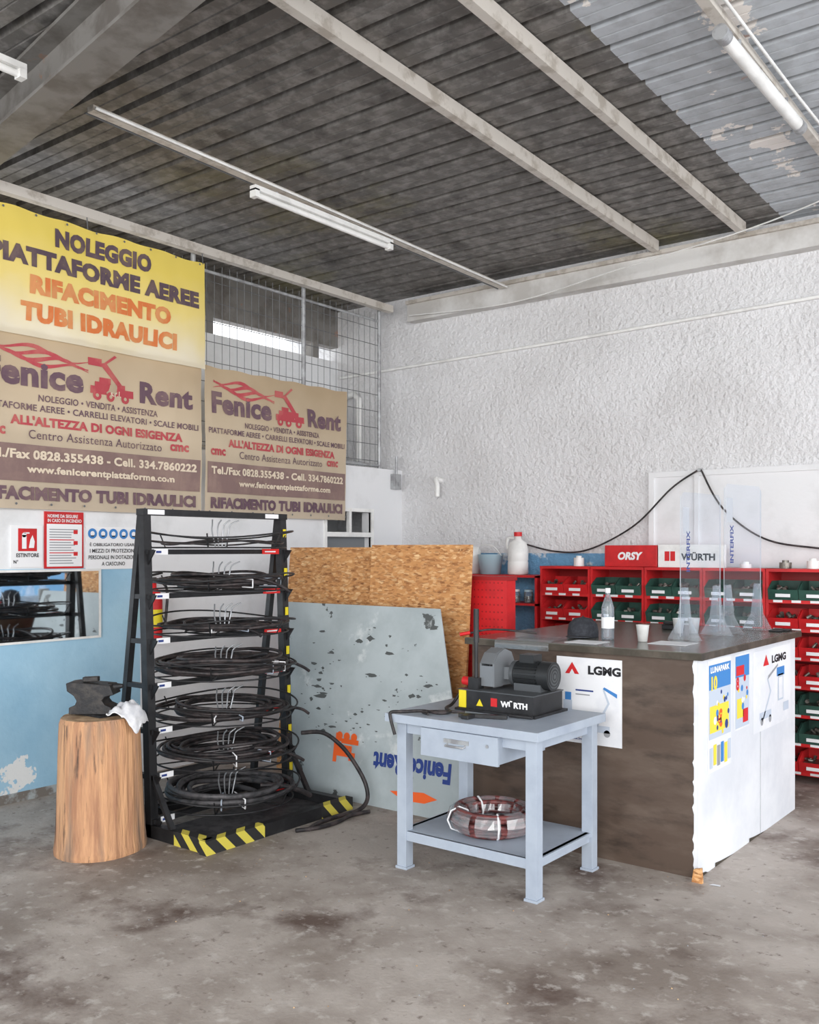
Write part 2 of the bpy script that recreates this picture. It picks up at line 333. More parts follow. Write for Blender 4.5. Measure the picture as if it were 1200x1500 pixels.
b.cyl((-5.55,2.9,3.62),(-5.55,6.68,3.62),.012,galv,n=8); b.cyl((-5.55,2.9,2.31),(-5.55,6.68,2.31),.015,galv,n=8)
b.finish()
# banners
def wr(y,z): return .014*noise.noise(Vector((y*2.2,z*1.1,.3)))+.008*math.sin(y*7+z*3)*(.3+.7*abs(z-3.2))+.006*noise.noise(Vector((y*8,z*8,4)))
def banner(name,y0,y1,z0,z1,mat,X0,sag=0.02):
    b=B(name); nx,nz=80,40; vs=[];fs=[]
    for j in range(nz+1):
        for i in range(nx+1):
            u=i/nx;v=j/nz; y=y0+(y1-y0)*u; sc=sag*math.sin(u*math.pi*5)**2*(1 if j==nz else 0)*.5
            vs.append((X0+wr(y,z0+(z1-z0)*v),y,z0+(z1-z0)*v-sc))
    for j in range(nz):
        for i in range(nx): k=j*(nx+1)+i; fs.append((k,k+1,k+nx+2,k+nx+1))
    b.add(vs,fs,mat,True)
    def warp(p): return Vector((X0+.006+wr(p.y,p.z),p.y,p.z))
    return b,warp
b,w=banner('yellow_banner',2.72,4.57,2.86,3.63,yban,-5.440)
def T(t,y0,y1,z,h,mat,bold=.03): b.text(t,(0,(y0+y1)/2,z),Y,Z,y1-y0,h,mat,bold,w,1.08)
T('NOLEGGIO',3.36,4.09,3.505,.12,byl_text,.065); T('PIATTAFORME AEREE',2.93,4.51,3.345,.12,byl_text,.065)
T('RIFACIMENTO',3.19,4.26,3.180,.12,byl_or,.065); T('TUBI IDRAULICI',3.13,4.31,3.010,.12,byl_or,.065)
for yy in(3.6,4.55): b.tube([(-5.44,yy,3.62),(-5.45,yy,3.70)],.004,wire,n=5)
for i in range(9): b.disc(2.8+.213*i,3.605,.008,(-5.42,0,0),Y,Z,wire,8)
b.finish()
def rentbanner(y0,y1,X0):
    global b,w
    b,w=banner('rent_banner',y0,y1,1.80,2.90,bban,X0)
    W=y1-y0
    def P(f): return y0+W*f
    def T2(t,f0,f1,z,h,mat,bold=.03): b.text(t,(0,(P(f0)+P(f1))/2,z),Y,Z,W*(f1-f0),h,mat,bold,w,1.05)
    T2('Fenice',.04,.43,2.635,.165,purple,.045); T2('Rent',.69,.95,2.625,.150,purple,.045); T2('s.r.l.',.55,.60,2.585,.04,btext)
    O=(0,0,0)
    def R(f,z,wd,h,m=bred): b.rect(P(f),z,wd*W,h,O,Y,Z,m,w)
    R(.46,2.57,.20,.05);R(.48,2.60,.14,.05);R(.50,2.64,.05,.04)
    for f in(.49,.55,.62): b.disc(P(f),2.56,.032,O,Y,Z,bred,warp=w); b.disc(P(f),2.56,.012,O,Y,Z,bban,warp=lambda p:w(p)+Vector((.002,0,0)))
    b.flat([(P(.58),2.64),(P(.61),2.64),(P(.53),2.78),(P(.50),2.77)],O,Y,Z,bred,w); b.flat([(P(.50),2.75),(P(.53),2.77),(P(.58),2.83),(P(.57),2.84)],O,Y,Z,bred,w)
    R(.45,2.75,.06,.05)
    for k in range(4):
        pts=[];q=[]
        for i in range(19):
            t=i/18; f=.05+.40*t; z=2.745+.020*k+.026*math.sin(t*9+k*1.3)-.05*t; th=.012*(1-abs(2*t-1))+.002
            pts.append((P(f),z+th)); q.append((P(f),z-th))
        for i in range(18): b.flat([q[i],q[i+1],pts[i+1],pts[i]],O,Y,Z,bred,w)
    T2('NOLEGGIO • VENDITA • ASSISTENZA',.25,.78,2.492,.042,purple,.02)
    T2('PIATTAFORME AEREE • CARRELLI ELEVATORI • SCALE MOBILI',.02,.98,2.428,.042,purple,.02)
    T2("ALL'ALTEZZA DI OGNI ESIGENZA",.14,.90,2.345,.062,bred,.05)
    T2('cmc',.03,.12,2.27,.05,bred,.04); T2('Centro Assistenza Autorizzato',.21,.80,2.262,.055,purple,.0); T2('cmc',.84,.93,2.27,.05,bred,.04)
    for i in range(40): b.rect(P(.01+.0245*i),1.968,.0247*W,.228,O,Y,Z,bband,w)
    w0=w; w=lambda p:w0(p)+Vector((.005,0,0))
    T2('Tel./Fax 0828.355438 - Cell. 334.7860222',.03,.97,2.135,.060,btext,.04); T2('www.fenicerentpiattaforme.com',.20,.86,2.04,.060,btext,.04)
    w=w0; T2('RIFACIMENTO TUBI IDRAULICI',.03,.97,1.895,.085,purple,.06)
    for i in range(8): b.disc(P(.02+.137*i),1.83,.008,(X0+.02,0,0),Y,Z,wire,8)
    b.finish()
rentbanner(2.84,4.55,-5.462); rentbanner(4.58,6.13,-5.458)
# signs
b=B('extinguisher_sign'); b.box(-5.499,-5.488,3.10,3.31,1.44,1.70,whitelab); O=(-5.486,3.10,1.44)
b.rect(.045,.10,.125,.14,O,Y,Z,redp); O=(-5.485,3.10,1.44); b.rect(.07,.115,.03,.085,O,Y,Z,whitelab); b.disc(.085,.2,.015,O,Y,Z,whitelab); b.rect(.085,.208,.035,.008,O,Y,Z,whitelab)
b.flat([(.115,.12),(.15,.12),(.155,.16),(.14,.2),(.125,.17)],O,Y,Z,whitelab)
b.text('ESTINTORE',(-5.485,3.208,1.515),Y,Z,.15,.025,blackprint,.02); b.text('N°',(-5.485,3.13,1.475),Y,Z,.03,.022,blackprint); b.finish()
b=B('fire_notice_sign'); b.box(-5.499,-5.488,3.325,3.60,1.43,1.79,redp); O=(-5.486,3.325,1.43); b.rect(.012,.012,.25,.27,O,Y,Z,whitelab)
b.text('NORME DA SEGUIRE\nIN CASO DI INCENDIO',(-5.485,3.463,1.748),Y,Z,.24,.05,whitelab)
for i in range(14):
    b.rect(.03,.03+.0165*i,.15+.06*random.random(),.006,(-5.485,3.325,1.43),Y,Z,redprint if i%5==4 else greyprint)
for i in range(3): b.rect(.20,.22-.07*i,.03,.025,(-5.4845,3.325,1.43),Y,Z,redprint)
b.finish()
b=B('safety_icons_sign'); b.box(-5.499,-5.488,3.62,4.03,1.42,1.70,whitelab)
for i in range(5):
    a=.045+.08*i; b.disc(a,.235,.034,(-5.486,3.62,1.42),Y,Z,blueprint); b.disc(a,.235,.016,(-5.485,3.62,1.42),Y,Z,whitelab); b.rect(a-.012,.215,.024,.008,(-5.4845,3.62,1.42),Y,Z,blackprint)
for i,(t,ww) in enumerate((("È OBBLIGATORIO USARE",.36),("I MEZZI DI PROTEZIONE",.36),("PERSONALE IN DOTAZIONE",.38),("A CIASCUNO",.18))):
    b.text(t,(-5.485,3.825,1.585-.043*i),Y,Z,ww,.026,blackprint,.01)
b.finish()
b=B('wall_mirror'); b.box(-5.499,-5.485,2.3,3.73,.97,1.425,whitepl); b.rect(.02,.015,1.39,.425,(-5.4835,2.3,.97),Y,Z,mirror); b.finish()
b=B('fire_extinguisher'); b.lathe([(0.001,0),(.055,0),(.06,.03),(.06,.28),(.045,.34),(.02,.37),(.02,.40),(.001,.40)],(-5.42,4.10,.92),redp); b.cyl((-5.42,4.10,1.31),(-5.42,4.10,1.36),.02,black); b.beam((-5.42,4.06,1.37),(-5.42,4.17,1.39),.02,.015,black)
b.spline([(-5.42,4.13,1.34),(-5.38,4.18,1.28),(-5.375,4.17,1.1),(-5.375,4.15,1.0)],.01,rubber); b.lathe([(.0615,.1),(.0615,.22)],(-5.42,4.10,.92),yellab); b.box(-5.499,-5.47,4.08,4.12,1.0,1.25,black); b.finish()

# ================================================================ HOSE RACK
YL,YR=3.22,4.25
def px(z): return -4.27-.07*z/1.77
tiers=[1.537,1.294,1.05,.807,.564,.32,.085]
b=B('hose_rack')
for yy in(YL,YR):
    b.beam((px(0),yy,0.0),(px(1.77),yy,1.77),.05,.05,black,up=Y)
    b.beam((-4.36,yy,1.76),(-4.60,yy,0.0),.035,.035,black,up=Y)
    b.beam((-4.62,yy,.035),(-3.80,yy,.035),.05,.07,black)
    b.beam((-4.08,yy,.04),(px(.3)+.01,yy,.34),.03,.02,black)
    for z in tiers:
        xb=-4.36-.24*(1.76-z)/1.76; b.beam((xb,yy,z),(px(z)+.04,yy,z),.03,.025,black)
        b.prism([(0,0),(.07,0),(0,-.09)],(px(z)+.02,yy+.004,z+.01),X,Z,.008,black)
b.beam((-3.80,YL-.04,.035),(-3.80,YR+.04,.035),.05,.07,black)
b.beam((-3.80,YL-.045,.036),(-3.80,YL+.36,.036),.054,.074,stripe); b.beam((-3.80,YR-.22,.036),(-3.80,YR+.045,.036),.054,.074,stripe)
b.beam((-4.05,YL,.036),(-3.80,YL,.036),.054,.074,stripe)
b.beam((-4.61,YL,.035),(-4.61,YR,.035),.05,.06,black)
b.box(-4.3,-3.82,YL+.02,YR-.02,.010,.016,rubber_g)
b.beam((px(1.75),YL-.03,1.755),(px(1.75),YR+.03,1.755),.06,.035,black)
b.box(px(1.75)+.031,px(1.75)+.034,YL+.0,YL+.11,1.742,1.768,whitelab); b.box(px(1.75)+.031,px(1.75)+.034,YR-.16,YR-.05,1.742,1.768,whitelab)
CY=(YL+YR)/2
HR=.415
for k,z in enumerate(tiers):
    xx=px(z)+.01
    b.beam((xx,YL,z),(xx,YR,z),.03,.028,black)
    b.box(xx+.016,xx+.02,YL+.04,YL+.13,z-.015,z+.016,whitelab); b.box(xx+.0205,xx+.021,YL+.05,YL+.085,z-.006,z+.006,navy)
    b.box(xx+.016,xx+.02,YR-.19,YR-.05,z-.015,z+.017,redlab); b.box(xx+.0205,xx+.021,YR-.17,YR-.08,z-.004,z+.004,whitelab)
    b.box(px(z)+.026,px(z)+.03,YR-.012,YR+.012,z+.09,z+.14,yellab)
    cx=px(z)
    for R_,zz in((HR-.02,.024),(.20,.024)):
        b.tube([(cx+R_*math.cos(a*math.pi/24),CY+R_*math.sin(a*math.pi/24),z+zz) for a in range(48)],.005,black,n=6,closed=True)
    b.tube([(cx+(HR+.02)*math.cos(a*math.pi/24),CY+(HR+.02)*math.sin(a*math.pi/24),z+.10+.022*math.sin(a*math.pi/12+k)) for a in range(48)],.0055,black,n=6,closed=True)
    for a in range(6):
        t=a*math.pi/3+.2; c,s_=math.cos(t),math.sin(t)
        b.tube([(cx+.02*c,CY+.02*s_,z+.024),(cx+(HR-.02)*c,CY+(HR-.02)*s_,z+.024),(cx+(HR+.02)*c,CY+(HR+.02)*s_,z+.10)],.0045,black,n=5)
    for a in range(4):
        o=(a-1.5)*.042
        b.spline([(cx+.02,CY+o*.6,z+.03),(cx+.02,CY+o,z+.12),(cx+.02+.01,CY+o*1.1,z+.16),(cx+.02+.03,CY+o*1.6+.015,z+.185)],.0042,chrome,n=6,sub=4)
b.finish()
def coil(name,c,n,R0,R1,r,mat,hz,jit=.02,tilt=.01,wob=.04,oval=1.0,sag=0):
    b=B(name)
    for i in range(n):
        R=random.uniform(R0,R1); p1=random.random()*6.28;p2=random.random()*6.28; cx=c[0]+random.uniform(-jit,jit); cy=c[1]+random.uniform(-jit,jit); z0=c[2]+r+hz*i/max(n-1,1)
        tl=random.uniform(.2,1)*tilt; sg=random.random()*sag
        pts=[]
        for k in range(64):
            a=2*math.pi*k/64; q=R*(1+wob*.6*math.sin(2*a+p1)+wob*.35*math.sin(3*a+p2)); pts.append((cx+q*math.cos(a)*oval,cy+q*math.sin(a),z0+tl*(1+math.sin(a+p1))+.3*tl*math.sin(2*a+p2)+.3*tl+sg*(1+math.sin(3*a+p2))*.5))
        b.tube(pts,r,mat,n=7,closed=True)
    return b
spec=[(2,.34,.39,.005,.008,.01),(13,.23,.36,.008,.04,.016),(8,.18,.34,.008,.02,.018),(13,.23,.38,.0095,.045,.024),(8,.22,.37,.009,.02,.028),(13,.23,.38,.010,.05,.024),(8,.19,.37,.015,.045,.016)]
for z,(n,R0,R1,r,hz,tl) in zip(tiers,spec):
    b=coil('hydraulic_hose_coil',(px(z)+.01,CY,z+.03),n,R0,R1,r,rubber if r<.015 else rubber_g,hz,jit=.03,tilt=tl,wob=.11,sag=.02)
    if n>7:
        for q in range(2):
            a=random.uniform(-.9,.9); zz=z+.045+hz*.5; 
            b.tube([(px(z)+(R0+.0)*math.cos(a),CY+R0*math.sin(a),zz-hz*.5),(px(z)+(R1+.01)*math.cos(a),CY+(R1+.01)*math.sin(a),zz-hz*.5),(px(z)+(R1+.01)*math.cos(a),CY+(R1+.01)*math.sin(a),zz+hz*.6),(px(z)+R0*math.cos(a),CY+R0*math.sin(a),zz+hz*.6)],.004,whitelab if q else bluegrey,n=5)
        a=random.uniform(-.5,1.0); x_=px(z)+R1*math.cos(a); y_=CY+R1*math.sin(a)
        b.spline([(x_-.1,y_-.12,z+.06+hz),(x_-.02,y_-.02,z+.05+hz),(x_+.02,y_+.1,z+.045),(x_+.03,y_+.16,z+.01)],r,rubber)
    b.finish()
b=B('loose_hose')
b.spline([(-3.96,4.05,.47),(-3.90,4.17,.46),(-3.84,4.26,.38),(-3.78,4.32,.27),(-3.72,4.35,.15),(-3.69,4.33,.06),(-3.69,4.24,.016),(-3.71,4.08,.014),(-3.70,3.92,.014),(-3.66,3.80,.014)],.013,rubber)
b.spline([(-3.63,4.28,.014),(-3.66,4.15,.014),(-3.63,4.0,.014),(-3.64,3.86,.014),(-3.70,3.74,.014)],.012,rubber)
b.finish()

# ================================================================ STUMP + ANVIL
SCX,SCY=-4.32,2.93
def wob(t,z): return 1+.03*math.sin(2*t+.6)+.02*math.sin(3*t+z*1.5)+.03*noise.noise(Vector((math.cos(t)*2.5,math.sin(t)*2.5,z*1.2)))+.014*noise.noise(Vector((math.cos(t)*9,math.sin(t)*9,z*2)))
b=B('tree_stump')
b.lathe([(.232,0),(.235,.02),(.230,.05),(.226,.1),(.224,.15),(.222,.2),(.219,.27),(.216,.35),(.213,.42),(.211,.5),(.208,.57),(.206,.62),(.203,.665),(.194,.69)],(SCX,SCY,0),woodst,n=90,wob=wob)
b.lathe([(.194,.69),(.15,.692),(.08,.690),(.001,.691)],(SCX,SCY,0),woodtop,n=90,wob=wob)
b.box(SCX-.09,SCX+.09,SCY-.06,SCY+.07,.688,.702,iron); ob=b.finish()
b=B('anvil'); RV=Vector((.789,.614,0)); FV=Vector((-.614,.789,0)); O=Vector((SCX,SCY,.703))-RV*.03-FV*.045
prof=[(-.11,0),(.11,0),(.11,.035),(.075,.05),(.06,.07),(.075,.09),(.12,.10),(.10,.15),(-.09,.165),(-.125,.16),(-.12,.12),(-.085,.095),(-.07,.07),(-.08,.045),(-.11,.035)]
b.prism(prof,O+FV*.11,RV,Z,.13,iron)
b.cyl(O+FV*.045+RV*.08+Z*.13,O+FV*.045+RV*.15+Z*.14,.028,iron,r1=.010); b.beam(O+FV*.03-RV*.05+Z*.175,O+FV*.03+RV*.03+Z*.178,.04,.025,iron)
b.finish(.004)
b=B('rag_cloth'); n=22; vs=[];fs=[]
cc=Vector((SCX,SCY,0))+RV*.17-FV*.06
for j in range(n+1):
    for i in range(n+1):
        u=(i/n-.5)*.18;v=(j/n-.5)*.18; p=cc+RV*u+FV*v
        rr=math.hypot(p.x-SCX,p.y-SCY); z=.712+.05*abs(noise.noise(Vector((u*18,v*18,1.5))))+.05*math.exp(-((u)**2+(v)**2)/.003)
        if rr>.206:
            e=rr-.206; d=(Vector((p.x-SCX,p.y-SCY,0))).normalized(); z-=e*1.1; p=Vector((SCX,SCY,0))+d*(.222+e*.45)
        vs.append((p.x,p.y,z))
for j in range(n):
    for i in range(n): k=j*(n+1)+i; fs.append((k,k+1,k+n+2,k+n+1))
b.add(vs,fs,clothm,True); o=b.finish(); m=o.modifiers.new('t','SOLIDIFY'); m.thickness=.004

# ================================================================ BOARDS
def slab(name,BL,BR,TL,th,mat,poly=None):
    BL=Vector(BL);BR=Vector(BR);TL=Vector(TL); Xd=(BR-BL);W=Xd.length;Xd.normalize(); Yd=TL-BL; Yd=(Yd-Xd*Yd.dot(Xd)); H=Yd.length; Yd.normalize()
    b=B(name); N=Xd.cross(Yd); b.prism(poly or [(0,0),(W,0),(W,H),(0,H)],BL-N*th,Xd,Yd,th,mat); return b,BL,Xd,Yd,N,W,H
b,*_=slab('osb_board',(-4.10,4.74,0),(-3.30,4.74,0),(-4.10,4.86,1.58),.018,osb); b.finish()
b,*_=slab('osb_board',(-4.92,4.78,0),(-4.05,4.78,0),(-4.92,4.92,1.565),.018,osb); b.finish()
b,O,Xd,Yd,N,W,H=slab('metal_sign_panel',(-4.45,4.42,0),(-3.03,4.42,0),(-4.45,4.60,1.20),.006,panelm,poly=[(0,0),(1.42,0),(1.38,.2),(1.10,1.21),(-.2,1.21),(-.16,.6)])
O2=O+N*.002
cl=[(.25,.85),(.20,.55),(.30,.62),(.62,.95),(.50,.50),(.75,.62),(1.0,.75),(.30,.42),(.15,.75)]
for i in range(95):
    if random.random()<.8: q=random.choice(cl); a=q[0]+random.gauss(0,.08); c=q[1]+random.gauss(0,.06)
    else: a=random.uniform(.1,1.1); c=random.uniform(.15,1.1)
    if a<.02 or a>1.35-.27*c/1.2-.03 or c>1.17 or c<.03: continue
    s_=.003+.018*random.random()**3; el=random.uniform(1,3)
    k=random.randint(7,10); b.flat([(a+s_*el*random.uniform(.4,1.4)*math.cos(6.283*i2/k),c+s_*random.uniform(.35,1.1)*math.sin(6.283*i2/k)) for i2 in range(k)],O2,Xd,Yd,panel_dk)
def PT(t,a,c,w_,h_,m,bo=.04): b.text(t,O2+Xd*a+Yd*c+N*.001,-Xd,-Yd,w_,h_,m,bo)
PT('Fenice Rent',.99,.265,.58,.12,navy,.04)
for q in((.40,.26,.12,.07),(.43,.34,.14,.03),(.38,.35,.05,.05),(.50,.24,.05,.05),(.37,.22,.03,.12)): b.rect(q[0],q[1],q[2],q[3],O2+N*.001,Xd,Yd,orange)
for a in(.41,.47,.53): b.disc(a,.385,.025,O2+N*.0015,Xd,Yd,orange)
PT('s.r.l.',.48,.31,.06,.026,whitelab,.02)
b.flat([(.85,.11),(.95,.07),(1.11,.075),(1.20,.11),(1.10,.135),(.98,.125)],O2+N*.001,Xd,Yd,orange); b.finish()

b=B('red_pegboard_cabinet'); b.box(-3.55,-3.11,4.96,5.06,.0,1.375,redp)
for i in range(14):
    for j in range(12):
        b.disc(.03+i*.029,.75+j*.045,.006,(-3.55,4.9585,.1),X,Z,red_dk,n=6)
b.box(-3.56,-3.10,4.955,5.065,1.36,1.385,red_dk); b.finish()

# ================================================================ COUNTER
cx0,cx1,cy0,cy1=-2.97,-1.69,4.38,5.92
b=B('service_counter')
b.box(cx0,cx1-.02,cy0,cy1,0.0,1.03,brownwood); b.box(cx1-.02,cx1,cy0,cy1,0.0,1.03,sidewhite)
b.box(cx0-.03,cx1+.03,cy0-.03,cy1+.03,1.03,1.062,countere); b.box(cx0-.028,cx1+.028,cy0-.028,cy1+.028,1.062,1.066,countert)
pts=[(0,0)];k=34
for i in range(k+1): pts.append((-.008-.02*random.random(),1.03*i/k))
pts.append((0,1.03)); b.flat([(p[0],p[1]) for p in pts],(cx1,cy0-.002,0),X,Z,sidewhite)
for z,y in((.02,4.39),(.0,4.6),(.0,5.1)):
    b.flat([(0,0),(.1+.2*random.random(),0),(.08,.012),(0,.02)],(cx1+.0015,y,0),Y,Z,countere)
b.box(cx1-.0,cx1+.002,5.28,5.282,0,1.0,greyprint)
b.finish()
b=B('counter_poster'); b.box(-2.44,-2.075,cy0-.004,cy0-.001,.565,1.0,paperm); O=(-2.44,cy0-.0055,.56)
b.text('LGMG',(-2.17,cy0-.0055,.94),X,Z,.18,.045,blackprint,.05); b.flat([(.05,.355),(.13,.355),(.09,.415)],O,X,Z,redprint); b.flat([(.075,.355),(.105,.355),(.09,.38)],(-2.44,cy0-.006,.56),X,Z,paperm)
b.flat([(.22,.10),(.235,.10),(.30,.22),(.27,.29),(.262,.285),(.288,.22)],O,X,Z,palegrey); b.flat([(.262,.29),(.34,.25),(.34,.27),(.27,.30)],O,X,Z,blueprint)
b.rect(.20,.07,.10,.035,O,X,Z,palegrey); b.rect(.04,.13,.05,.09,O,X,Z,palegrey); b.rect(.05,.22,.035,.04,O,X,Z,blueprint); b.rect(.11,.27,.10,.008,O,X,Z,navy); b.rect(.11,.25,.08,.006,O,X,Z,greyprint)
for a in(.215,.285): b.disc(a,.068,.018,O,X,Z,greyprint)
b.text('www.lgmglift.it',(-2.30,cy0-.0055,.585),X,Z,.13,.016,navy,.02); b.finish()
fx=cx1+.004
b=B('event_poster'); b.box(cx1+.001,cx1+.003,4.50,4.82,.47,1.015,paperm); O=(fx,4.50,.47)
b.rect(.01,.16,.30,.36,O,Y,Z,palegrey); b.rect(.01,.40,.30,.12,(fx+.0002,4.5,.47),Y,Z,blueprint); b.rect(.02,.19,.26,.13,(fx+.0005,4.87-.37,.47),Y,Z,yelprint)
for q in range(16): b.disc(.04+.24*random.random(),.18+.2*random.random(),.010+.014*random.random(),(fx+.0007,4.5,.47),Y,Z,random.choice([yelprint,redprint,blueprint,paperm,navy]),10)
b.text('LUNAPARK',(fx+.001,4.66,.965),Y,Z,.26,.03,whitelab,.05); b.text('10',(fx+.001,4.58,.90),Y,Z,.08,.07,yelprint,.05); b.text('€',(fx+.001,4.66,.72),Y,Z,.06,.09,orange,.05)
for i in range(6): b.rect(.02+.05*i,.02+.01*(i%2),.04,.10,(fx+.0005,4.5,.47),Y,Z,[palegrey,yelprint,greyprint,blueprint,yelprint,palegrey][i])
b.finish()
b=B('event_poster'); b.box(cx1+.001,cx1+.003,4.87,5.10,.62,1.01,paperm); O=(fx,4.87,.62)
b.rect(.01,.01,.21,.37,O,Y,Z,palegrey); b.rect(.01,.27,.21,.11,(fx+.0002,4.87,.62),Y,Z,blueprint); b.rect(.02,.28,.12,.05,(fx+.0005,4.87,.62),Y,Z,redprint); b.rect(.03,.06,.10,.10,(fx+.0008,4.87,.62),Y,Z,yelprint); b.rect(.12,.03,.08,.07,(fx+.0008,4.87,.62),Y,Z,redprint)
for q in range(10): b.disc(.03+.16*random.random(),.08+.2*random.random(),.008+.012*random.random(),(fx+.0009,4.87,.62),Y,Z,random.choice([yelprint,redprint,blueprint,paperm]),10)
b.text('8',(fx+.001,4.91,.86),Y,Z,.045,.07,redprint,.05); b.finish()
b=B('counter_poster'); b.box(cx1+.001,cx1+.003,5.16,5.82,.56,1.00,paperm); O=(fx,5.16,.56)
b.text('LGMG',(fx,5.60,.935),Y,Z,.26,.045,blackprint,.05); b.flat([(.16,.35),(.26,.35),(.21,.41)],O,Y,Z,redprint)
b.flat([(.14,.05),(.16,.05),(.30,.20),(.24,.28),(.23,.275),(.28,.20)],O,Y,Z,palegrey); b.flat([(.24,.27),(.42,.33),(.42,.342),(.25,.29)],O,Y,Z,greyprint); b.rect(.1,.06,.2,.04,O,Y,Z,palegrey); b.rect(.42,.13,.10,.15,O,Y,Z,palegrey); b.rect(.435,.14,.07,.12,(fx+.0005,5.16,.56),Y,Z,paperm)
b.rect(.40,.27,.14,.05,O,Y,Z,blueprint); b.rect(.52,.06,.10,.05,O,Y,Z,palegrey)
b.disc(.14,.05,.022,O,Y,Z,greyprint); b.disc(.28,.05,.022,O,Y,Z,greyprint); b.finish()
b=B('wood_offcut'); b.prism([(0,0),(.05,0),(.045,.07),(.01,.06)],(-1.70,4.345,0),X,Z,.02,osb); b.finish()
TZ=1.067
def screen(c,ang,w_,h_):
    b=B('acrylic_screen'); c=Vector(c); d=Vector((math.cos(ang),math.sin(ang),0)); nrm=Vector((-math.sin(ang),math.cos(ang),0))
    b.prism([(-w_/2,.02),(w_/2,.02),(w_/2,h_-.03),(w_/2-.03,h_),(-w_/2+.03,h_),(-w_/2,h_-.03)],c-nrm*.002,d,Z,.004,acryl)
    for sgn in(-.8,.8):
        b.prism([(-.10,0),(.10,0),(.04,.10),(.02,.28),(-.02,.28),(-.04,.10)],c+d*(w_/2*sgn),nrm,Z,.004,acfoot)
    for e in(-w_/2,w_/2): b.tube([c+d*e+Z*.02,c+d*e+Z*(h_-.02)],.0022,acb,n=4)
    b.text('INTERFIX',c+d*(-w_/2+.08)+Z*(h_*.6)-nrm*.004,Z,-d,.22,.04,navy,.03)
    b.rect(-w_/2+.02,h_-.22,.07,.14,c-nrm*.004,d,Z,acb)
    b.finish()
screen((-1.96,5.12,TZ),math.radians(84),.46,.79)
screen((-1.90,5.62,TZ),math.radians(80),.42,.86)
b=B('water_bottle'); b.lathe([(.001,0),(.032,0),(.034,.01),(.034,.15),(.033,.16),(.034,.17),(.02,.215),(.012,.235),(.012,.255)],(-2.32,4.72,TZ),bottlem,n=24); b.cyl((-2.32,4.72,TZ+.25),(-2.32,4.72,TZ+.275),.014,whitelab); b.lathe([(.0348,.06),(.0348,.12)],(-2.32,4.72,TZ),whitelab); b.finish()
b=B('baseball_cap'); c=Vector((-2.50,4.78,TZ)); b.lathe([(.085,0),(.086,.03),(.078,.07),(.05,.10),(.001,.11)],c,capm,n=28); b.prism([(-.07,0),(.07,0),(.06,-.06),(.03,-.085),(-.03,-.085),(-.06,-.06)],c+Vector((0.02,-.06,.004)),X,Y,.006,capm); b.lathe([(.001,.11),(.007,.112),(.001,.116)],c,capm,n=10); b.finish()
for q in((-2.12,4.72),(-2.16,5.30),(-2.10,5.38)):
    b=B('paper_cup'); b.lathe([(.001,0),(.024,0),(.034,.085),(.036,.087),(.032,.085),(.023,.004),(.001,.004)],(q[0],q[1],TZ),whitepl,n=20); b.finish()
b=B('paper_sheet'); b.box(-2.42,-2.24,4.42,4.58,TZ,TZ+.002,paperm); b.finish()
b=B('paper_sheet'); b.box(-2.05,-1.85,4.62,4.80,TZ,TZ+.002,paperm); b.finish()
b=B('stapler'); b.box(-2.35,-2.22,5.5,5.54,TZ,TZ+.03,black); b.box(-2.34,-2.23,5.5,5.535,TZ+.032,TZ+.05,black); b.finish(.005)
b=B('work_glove'); b.box(-1.80,-1.70,5.80,5.90,TZ,TZ+.01,black); b.box(-1.79,-1.72,5.74,5.80,TZ,TZ+.008,black); b.finish(.003)
b=B('plastic_sheet'); vs=[];fs=[]
for j in range(9):
    for i in range(13):
        x=-2.80+.33*i/12; t=j/8
        if t<.7: y=4.66-(4.66-4.345)*t/.7; z=TZ+.004+.006*abs(noise.noise(Vector((x*12,y*12,0))))
        else: y=4.343; z=TZ-(t-.7)*.15
        vs.append((x,y,z))
for j in range(8):
    for i in range(12): k=j*13+i; fs.append((k,k+1,k+14,k+13))
b.add(vs,fs,film,True); b.finish()
b=B('air_hose_gun'); b.spline([(-3.0,4.40,1.085),(-2.95,4.5,1.10),(-2.85,4.55,1.10),(-2.7,4.62,1.085)],.006,rubber); b.cyl((-3.04,4.36,1.078),(-3.0,4.40,1.088),.010,redp); b.finish()

# ================================================================ WORKBENCH
b=B('workbench'); tx0,tx1,ty0,ty1=-2.955,-2.10,3.60,4.25; L=.055
b.box(tx0,tx1,ty0,ty1,.715,.755,bluegrey)
lx=(tx0+.045,tx1-.03-L); ly=(ty0+.04,ty1-.03-L)
for a in lx:
    for c in ly:
        b.box(a,a+L,c,c+L,0.012,.715,bluegrey); b.box(a-.006,a+L+.006,c-.006,c+L+.006,0,.012,bluegrey)
b.box(lx[0]+L,lx[1],ly[0]+.01,ly[0]+.03,.66,.715,bluegrey); b.box(lx[0]+L,lx[1],ly[1]+.02,ly[1]+.04,.66,.715,bluegrey)
for a in lx: b.box(a+.01,a+.03,ly[0]+L,ly[1],.66,.715,bluegrey)
b.box(lx[0]+.005,lx[1]+L-.005,ly[0]+.01,ly[1]+L-.01,.165,.185,bluegrey)
b.box(lx[0]+L,lx[1],ly[0]+.005,ly[0]+.02,.14,.185,bluegrey)
for a in (lx[0]+.01,lx[1]+.02): b.box(a,a+.02,ly[0]+L,ly[1],.14,.185,bluegrey)
b.box(-2.73,-2.31,ty0+.015,ty0+.43,.585,.714,bluegrey); b.box(-2.735,-2.305,ty0+.0,ty0+.016,.58,.71,bluegrey)
b.box(-2.60,-2.46,ty0-.004,ty0+.001,.655,.675,galv); b.tube([(-2.58,ty0,.65),(-2.58,ty0-.02,.645),(-2.48,ty0-.02,.645),(-2.48,ty0,.65)],.005,galv)
b.cyl((-2.36,ty0-.004,.665),(-2.36,ty0,.665),.008,chrome)
b.finish(.003)
HX,HY=-2.535,3.92
